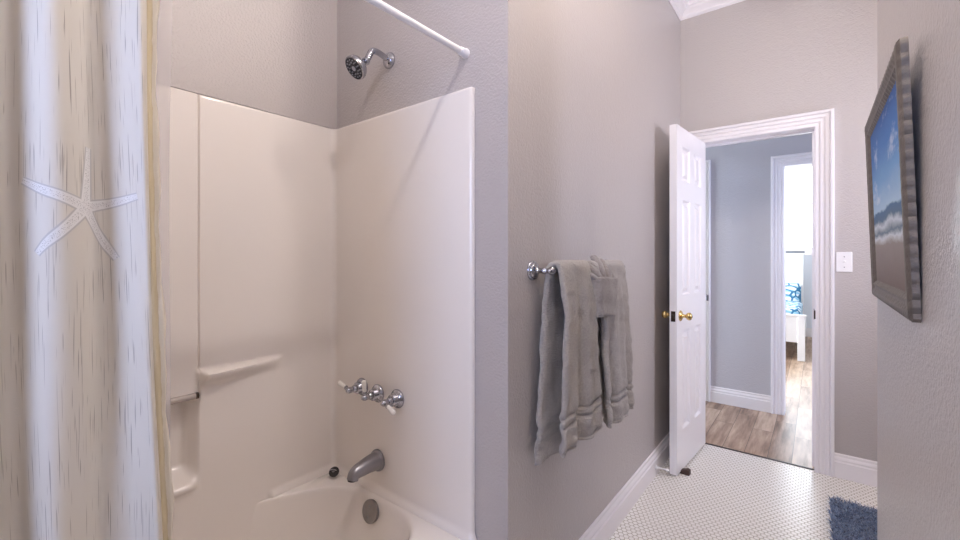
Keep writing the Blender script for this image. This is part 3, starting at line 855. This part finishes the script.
def towel(name, label, yt, yb, hemf, hemb, mat, layers=2, ph=0.0, amp=.010, th=.0075, flare=0.0, group='grey towels on the towel bar', gather=None):
    """yt, yb = (y0,y1) on the bar and at the hem; cloth folded lengthwise into layers"""
    r0 = .0180
    # path in XZ : back hem -> over bar -> front hem, with s and normals
    path = []
    nb, nf = 70, 90
    for i in range(nb + 1):
        z = lerp(hemb, BZ_, i / nb); k = (BZ_ - z) / (BZ_ - hemb)
        path.append((BX_ - r0 - .004 * k, z, -1, 0, k, -1))
    for i in range(1, 10):
        a = PI - PI * i / 10
        path.append((BX_ + r0 * math.cos(a), BZ_ + r0 * math.sin(a), math.cos(a), math.sin(a), 0, 0))
    for i in range(nf + 1):
        z = lerp(BZ_, hemf, i / nf); k = (BZ_ - z) / (BZ_ - hemf)
        path.append((BX_ + r0 + .006 * k, z, 1, 0, k, 1))
    # cross-section (w, layer offset): S-fold
    sec = []
    nw = 26
    for L in range(layers):
        for i in range(nw + 1):
            w = i / nw; w = 1 - w if L % 2 == 0 else w
            inset = .012 * L
            sec.append((w * (1 - inset) + inset * .5 * (1 if L % 2 else 1), (layers - 1 - L) * (th + .0015), L))
        if L < layers - 1:
            e = 0.0 if L % 2 == 0 else 1.0
            sec.append((e + (.012 if e else -.012), (layers - 1.5 - L) * (th + .0015), L + .5))
    rows, uvs, bands = [], [], []
    for (px, pz, nx, nz, k, sd) in path:
        row, uv = [], []
        for (w, off, L) in sec:
            y0, y1 = lerp(yt[0], yb[0], k), lerp(yt[1], yb[1], k)
            if gather and sd >= 0:
                gz, gs, gw = gather; q = math.exp(-((pz - gz) / gs) ** 2) * gw
                m = (y0 + y1) / 2; y0, y1 = lerp(y0, m, q), lerp(y1, m, q)
            pl = amp * (.25 + .75 * k) * (math.sin(w * 2 * PI * 1.6 + ph) + .7 * math.sin(w * 2 * PI * 3.3 + ph * 2.3 + k)) * (1 if sd >= 0 else .35)
            d_ = off + (pl + amp * .9) * min(1, k * 5) * (1 if sd > 0 else .5 if sd < 0 else 0) + .0007 * math.sin(pz * 130 + w * 8)
            if sd < 0: d_ = min(d_, .040)
            hz = .006 * math.sin(w * 7 + ph) * k + .004 * L * k
            row.append((px + nx * d_, lerp(y0, y1, w) + .003 * math.sin(pz * 17 + ph) * k, pz + nz * d_ + hz))
            uv.append((w, pz))
        rows.append(row); uvs.append(uv)
    bm = bmesh.new(); lay = bm.verts.layers.float.new('band'); vs = uvgrid(bm, rows, uvs)
    lay = bm.verts.layers.float['band']
    for r, p in zip(vs, path):
        hem = hemf if p[5] >= 0 else hemb
        dz = p[1] - hem
        b = max(math.exp(-((dz - .085) / .008) ** 4), math.exp(-((dz - .115) / .008) ** 4), .7 * math.exp(-((dz - .012) / .008) ** 4)) if p[5] else 0
        for v in r:
            v[lay] = b
            if p[5]: v.co.x -= p[5] * .0075 * b
    o = obj(name, bm, mat, smooth=180, fix=False)
    m = o.modifiers.new('s', 'SOLIDIFY'); m.thickness = th; m.offset = 0
    tx = bpy.data.textures.new('towel_rumple', 'CLOUDS'); tx.noise_scale = .055; tx.noise_depth = 1
    m = o.modifiers.new('u', 'SUBSURF'); m.levels = 1; m.render_levels = 1
    m = o.modifiers.new('d', 'DISPLACE'); m.texture = tx; m.strength = .012; m.mid_level = .5; m.texture_coords = 'OBJECT'; m.direction = 'X'
    tag(o, label, 'towel', group)
    return o
towel('bath_towel', 'grey bath towel hanging beside the near towel bar mount', (1.262, 1.480), (1.208, 1.560), .645, .592, M['towel'], 2, .6, .015, .010)
towel('bath_towel', 'grey bath towel hanging farther along the bar behind the gathered washcloth', (1.535, 1.835), (1.600, 1.880), .610, .600, M['towel'], 2, 2.4, .014, .009, gather=(1.10, .09, .10))

# gathered washcloth: a cuff wrapped round the towel with its fan of folds above
wc = thing('washcloth', 'grey washcloth cuffed around the second towel with fan-folded top', 'washcloth', (-.63, 1.575, 1.045), 0, 'grey towels on the towel bar')
WO = Vector((.63, -1.575, -1.045))
rows, uvs = [], []
for i in range(13):
    z = lerp(1.048, 1.195, i / 12); row, uv = [], []
    tt = i / 12
    for k in range(33):
        w = k / 32
        yy = lerp(1.480 - .004 * tt, 1.640 + .010 * tt, w)
        e = min(w, 1 - w)
        xx = -.612 - .034 * (1 - min(1, e / .10)) ** 2 + .003 * math.sin(w * 9 + z * 20) + .002 * math.sin(z * 90)
        row.append((xx, yy, z + .006 * math.sin(w * 4 + 1) + .004 * w)); uv.append((w * .17, z))
    rows.append(row); uvs.append(uv)
bm = bmesh.new(); vs = uvgrid(bm, rows, uvs)
bmesh.ops.translate(bm, verts=bm.verts[:], vec=WO)
obj('cuff', bm, M['towel2'], wc, smooth=180, fix=False, solid=.013, sub=1)
bm = bmesh.new()
for q in range(5):                                   # fan folds
    yc = 1.500 + q * .036; hgt = (.040, .062, .094, .080, .046)[q]; lean = (-.016, -.010, 0, .007, .016)[q]
    rows, uvs = [], []
    for i in range(9):
        tt = i / 8; row, uv = [], []
        for k in range(13):
            a = lerp(-.2 * PI, 1.2 * PI, k / 12)
            rr = lerp(.014, .020, tt) * (1 - .35 * tt ** 3)
            row.append((-.640 - .004 * q % .01 + rr * 1.15 * math.sin(a) - .035 * tt ** 2.2, yc + lean * tt * 2 + rr * math.cos(a) + .002 * math.sin(tt * 9), 1.180 + hgt * tt)); uv.append((k * .01, tt * .1))
        rows.append(row); uvs.append(uv)
    yk = [sum(p[1] for p in rows[-1]) / 13, sum(p[0] for p in rows[-1]) / 13, rows[-1][0][2]]
    rows.append([(lerp(p[0], yk[1], .75), lerp(p[1], yk[0], .75), p[2] + .007) for p in rows[-1]]); uvs.append(uvs[-1])
    uvgrid(bm, rows, uvs) if q == 0 else None
    if q:
        lay = bm.loops.layers.uv.active
        vv = [[bm.verts.new(p) for p in r] for r in rows]
        for i in range(len(vv) - 1):
            for k in range(12): bm.faces.new((vv[i][k], vv[i][k + 1], vv[i + 1][k + 1], vv[i + 1][k]))
bmesh.ops.translate(bm, verts=bm.verts[:], vec=WO)
obj('fan_folds', bm, M['towel2'], wc, smooth=180, fix=False, solid=.006, sub=1)

# ------------------------------------------------------------------ light switch
sw = thing('light_switch', 'white toggle light switch plate on the wall right of the doorway', 'light switch', (.122, YF, 1.2425))
bm = bmesh.new(); box(bm, -.035, .035, -.006, 0, -.057, .057); obj('plate', bm, M['plastic'], sw, bevel=.003, seg=3)
bm = bmesh.new(); box(bm, -.006, .006, -.0075, -.005, -.013, .013); tube(bm, [(0, -.006, 0), (0, -.017, .008)], [.0048, .0035], 12); obj('toggle', bm, M['plastic'], sw)
for z in (-.030, .030):
    bm = bmesh.new(); lathe(bm, [(0, .0055), (.0032, .006), (.0026, .0075), (0, .0078)], (0, 0, z), (0, -1, 0), 12); obj('screw', bm, M['screw'], sw)

# ------------------------------------------------------------------ framed picture on the near right wall
PH, PY0, PY1 = .575, 1.22, 1.965
pc = thing('framed_picture', 'framed beach picture in a carved grey frame on the near wall', 'picture', (XR - .001, (PY0 + PY1) / 2, 1.146))
pc.rotation_euler = (0, math.radians(-1.9), 0)      # leans out at the top
hw = (PY1 - PY0) / 2
bm = bmesh.new()
prof = [(0, 0), (0, .012), (-.008, .018), (-.020, .019), (-.030, .014), (-.042, .016), (-.052, .010), (-.058, .006), (-.058, 0)]
N_ = (-1, 0, 0)
sts = []
def edge(y0, z0, y1, z1, n, ou, oz):
    L = math.hypot(y1 - y0, z1 - z0)
    for i in range(n):
        t_ = i / n; sc = .0042 * abs(math.sin(PI * t_ * (L / .028))) if i else 0
        sts.append(((0, lerp(y0, y1, t_) + ou * sc, lerp(z0, z1, t_) + oz * sc), (0, ou, oz) if i else None, N_))
edge(-hw, 0, hw, 0, 160, 0, -1); edge(hw, 0, hw, PH, 120, 1, 0); edge(hw, PH, -hw, PH, 160, 0, 1); edge(-hw, PH, -hw, 0, 120, -1, 0)
corners = {0: (0, -1, -1), 160: (0, 1, -1), 280: (0, 1, 1), 440: (0, -1, 1)}
sts = [(p, corners[i] if i in corners else du, dv_) for i, (p, du, dv_) in enumerate(sts)]
sts.append(sts[0])
sweep(bm, prof, [(p, du, dv_) for p, du, dv_ in sts])
obj('frame', bm, M['pewter'], pc, smooth=40)
bm = bmesh.new(); lay = bm.loops.layers.uv.new('UVMap')
f = bm.faces.new([bm.verts.new(p) for p in ((-.007, hw - .05, .05), (-.007, -hw + .05, .05), (-.007, -hw + .05, PH - .05), (-.007, hw - .05, PH - .05))])
for lp, uv in zip(f.loops, ((0, 0), (1, 0), (1, 1), (0, 1))): lp[lay].uv = uv
obj('print', bm, M['beach'], pc, smooth=0, solid=.003)

# ------------------------------------------------------------------ blue shag rug
rg = thing('bath_rug', 'navy blue shag bath rug on the white mosaic floor', 'rug', (.335, 2.50, 0))
RX, RY = .28, .365
bm = bmesh.new(); box(bm, -RX, RX, -RY, RY, .001, .010); obj('backing', bm, M['rug'], rg, bevel=.004)
bm = bmesh.new()
rr = random.Random(3)
for i in range(15000):
    x = rr.uniform(-RX, RX); y = rr.uniform(-RY, RY)
    a = rr.uniform(0, 2 * PI); L = rr.uniform(.024, .042); ln_ = rr.uniform(.3, 1.1)
    dx, dy = math.cos(a) * ln_, math.sin(a) * ln_
    w_ = rr.uniform(.0018, .0032); b0 = rr.uniform(0, PI)
    p0 = Vector((x, y, .008)); p1 = p0 + Vector((dx * L * .35, dy * L * .35, L * .62)); p2 = p1 + Vector((dx * L * .6, dy * L * .6, L * .28))
    R0 = [[bm.verts.new(p + Vector((math.cos(b0 + 2.094 * k), math.sin(b0 + 2.094 * k), 0)) * w_ * s) for k in range(3)] for p, s in ((p0, 1), (p1, 1))]
    tip = bm.verts.new(p2)
    for k in range(3):
        k2 = (k + 1) % 3
        bm.faces.new((R0[0][k], R0[0][k2], R0[1][k2], R0[1][k])); bm.faces.new((R0[1][k], R0[1][k2], tip))
obj('pile', bm, M['rug'], rg, smooth=180, kind='stuff', fix=False)

# ------------------------------------------------------------------ bed in the far room
bd = thing('bed', 'white bed with blue and white bedding seen through the far doorway', 'bed', (-.66, 6.5, 0))
BXR = .545
bm = bmesh.new(); box(bm, -BXR, BXR, 0, .05, .22, .535); box(bm, -BXR - .01, BXR + .012, -.01, .06, .535, .56); obj('footboard', bm, M['bedwhite'], bd, bevel=.004)
for s in (-1, 1):
    bm = bmesh.new(); box(bm, s * BXR - .035, s * BXR + .035, -.01, .06, 0, .56) if s < 0 else box(bm, BXR - .075, BXR, -.012, .062, 0, .535); obj('leg', bm, M['bedwhite'], bd, bevel=.004)
    bm = bmesh.new(); xx = s * (BXR - .03); box(bm, xx - .015, xx + .015, .06, 1.66, .20, .34); obj('side_rail', bm, M['bedwhite'], bd, bevel=.004)
bm = bmesh.new(); box(bm, -BXR + .02, BXR - .05, 1.66, 1.72, 0, 1.325)
hb = obj('headboard', bm, M['bedwhite'], bd, bevel=.005)
bm = bmesh.new(); box(bm, -BXR, BXR - .035, 1.645, 1.735, 1.325, 1.355); o = obj('top_rail', bm, M['greyrail'], hb, bevel=.003); o['label'] = 'grey top rail of the headboard'
bm = bmesh.new(); box(bm, -BXR + .055, BXR - .055, .07, 1.65, .25, .50); obj('mattress', bm, M['bedwhite'], bd, bevel=.04, seg=4)
bm = bmesh.new(); box(bm, -BXR + .048, BXR - .048, .065, 1.30, .34, .62); q = obj('bedspread', bm, M['quilt'], bd, bevel=.05, seg=4); q['label'] = 'blue and white patterned bedspread'
for k, xx in enumerate((-.25, .24)):
    p = bmesh.new(); bmesh.ops.create_cube(p, size=1); bmesh.ops.subdivide_edges(p, edges=p.edges[:], cuts=6, use_grid_fill=True)
    for v in p.verts:
        x, y, z = v.co
        f_ = (1 - (2 * x) ** 4 * .75) * (1 - (2 * z) ** 4 * .75)
        v.co = Vector((xx - .0 + x * .46, 1.47 + y * .19 * f_ + z * .18, .70 + z * .33))
    pl = obj('pillow', p, M['quilt'], bpy.data.objects[bd.name], smooth=180, sub=1); pl['label'] = 'blue scroll patterned pillow'

# ------------------------------------------------------------------ lamps that light the room (above and behind the view)
cl = thing('ceiling_light', 'ceiling lamp bar with two round bulbs over the bathroom floor', 'ceiling light', (-.21, .85, CZ))
bm = bmesh.new(); box(bm, -.05, .05, -.46, .46, -.022, 0)
obj('base', bm, M['chrome'], cl, bevel=.006)
for yy in (-.40, .37):
    bm = bmesh.new(); lathe(bm, [(0, -.02), (.028, -.021), (.026, -.034), (.018, -.040), (0, -.040)], (0, yy, 0), (0, 0, 1), 24); obj('socket', bm, M['chrome'], cl)
    bm = bmesh.new(); sphere(bm, (0, yy, -.078), .042 if yy > 0 else .028, 24); obj('bulb', bm, M['bulb' if yy < 0 else 'warmbulb'], cl, smooth=180)
vl = thing('vanity_light', 'chrome wall lamp with a globe bulb in the alcove', 'wall lamp', (1.3, 2.32, 1.75))
bm = bmesh.new(); lathe(bm, [(0, 0), (.06, 0), (.055, .015), (.02, .03), (.015, .07), (0, .07)], (0, 0, 0), (-1, 0, 0), 24); obj('base', bm, M['chrome'], vl)
bm = bmesh.new(); sphere(bm, (-.12, 0, 0), .055, 24); obj('bulb', bm, M['vanitybulb'], vl, smooth=180)

def area(name, loc, rot, sx, sy, power, col):
    L = bpy.data.lights.new(name, 'AREA'); L.shape = 'RECTANGLE'; L.size = sx; L.size_y = sy; L.energy = power; L.color = col
    o = bpy.data.objects.new(name, L); C.objects.link(o); o.location = loc; o.rotation_euler = rot
    return o
# daylight standing in the windows, some of them added for their light
area('daylight_rear_window', ((WX0 + WX1) / 2, YB - .16, (WZ0 + WZ1) / 2), (PI / 2, 0, 0), WX1 - WX0, WZ1 - WZ0, 27, (.36, .48, 1))
area('daylight_bedroom_window', ((QX0 + QX1) / 2, YBD + .16, (QZ0 + QZ1) / 2), (-PI / 2, 0, 0), QX1 - QX0, QZ1 - QZ0, 90, (.88, .94, 1))
area('added_bedroom_side_fill', (-3.65, 6.2, 1.65), (0, -PI / 2, 0), 1.3, 1.6, 380, (.88, .93, 1))  # added fill that brightens the bedroom from out of view
area('daylight_alcove', (1.47, 2.84, 1.7), (0, PI / 2, 0), .9, .36, 42, (.74, .76, 1))
area('added_hall_end_fill', (3.25, 3.79, 1.6), (0, PI / 2, 0), 1.4, .62, 130, (.56, .65, 1))  # added fill for the hallway, its source out of view

W = bpy.data.worlds.new('World'); S.world = W; W.use_nodes = True
bg = W.node_tree.nodes['Background']; bg.inputs[0].default_value = (.75, .87, 1, 1); bg.inputs[1].default_value = 6

# ------------------------------------------------------------------ camera
cam = bpy.data.cameras.new('Camera'); co = bpy.data.objects.new('Camera', cam); C.objects.link(co)
cam.sensor_width = 36; cam.lens = 36 * 428.6 / 960
cam.shift_y = -14 / 960
cam.clip_start = .02
co.location = (0, 0, CAMH); co.rotation_euler = (PI / 2, 0, math.radians(38.2))
S.camera = co
S.view_settings.view_transform = 'Standard'; S.view_settings.look = 'None'
S.view_settings.exposure = .05; S.view_settings.gamma = 1; S.view_settings.use_curve_mapping = False
S.cycles.use_denoising = True
S.cycles.max_bounces = 10; S.cycles.diffuse_bounces = 6; S.cycles.glossy_bounces = 5
S.cycles.sample_clamp_indirect = 8
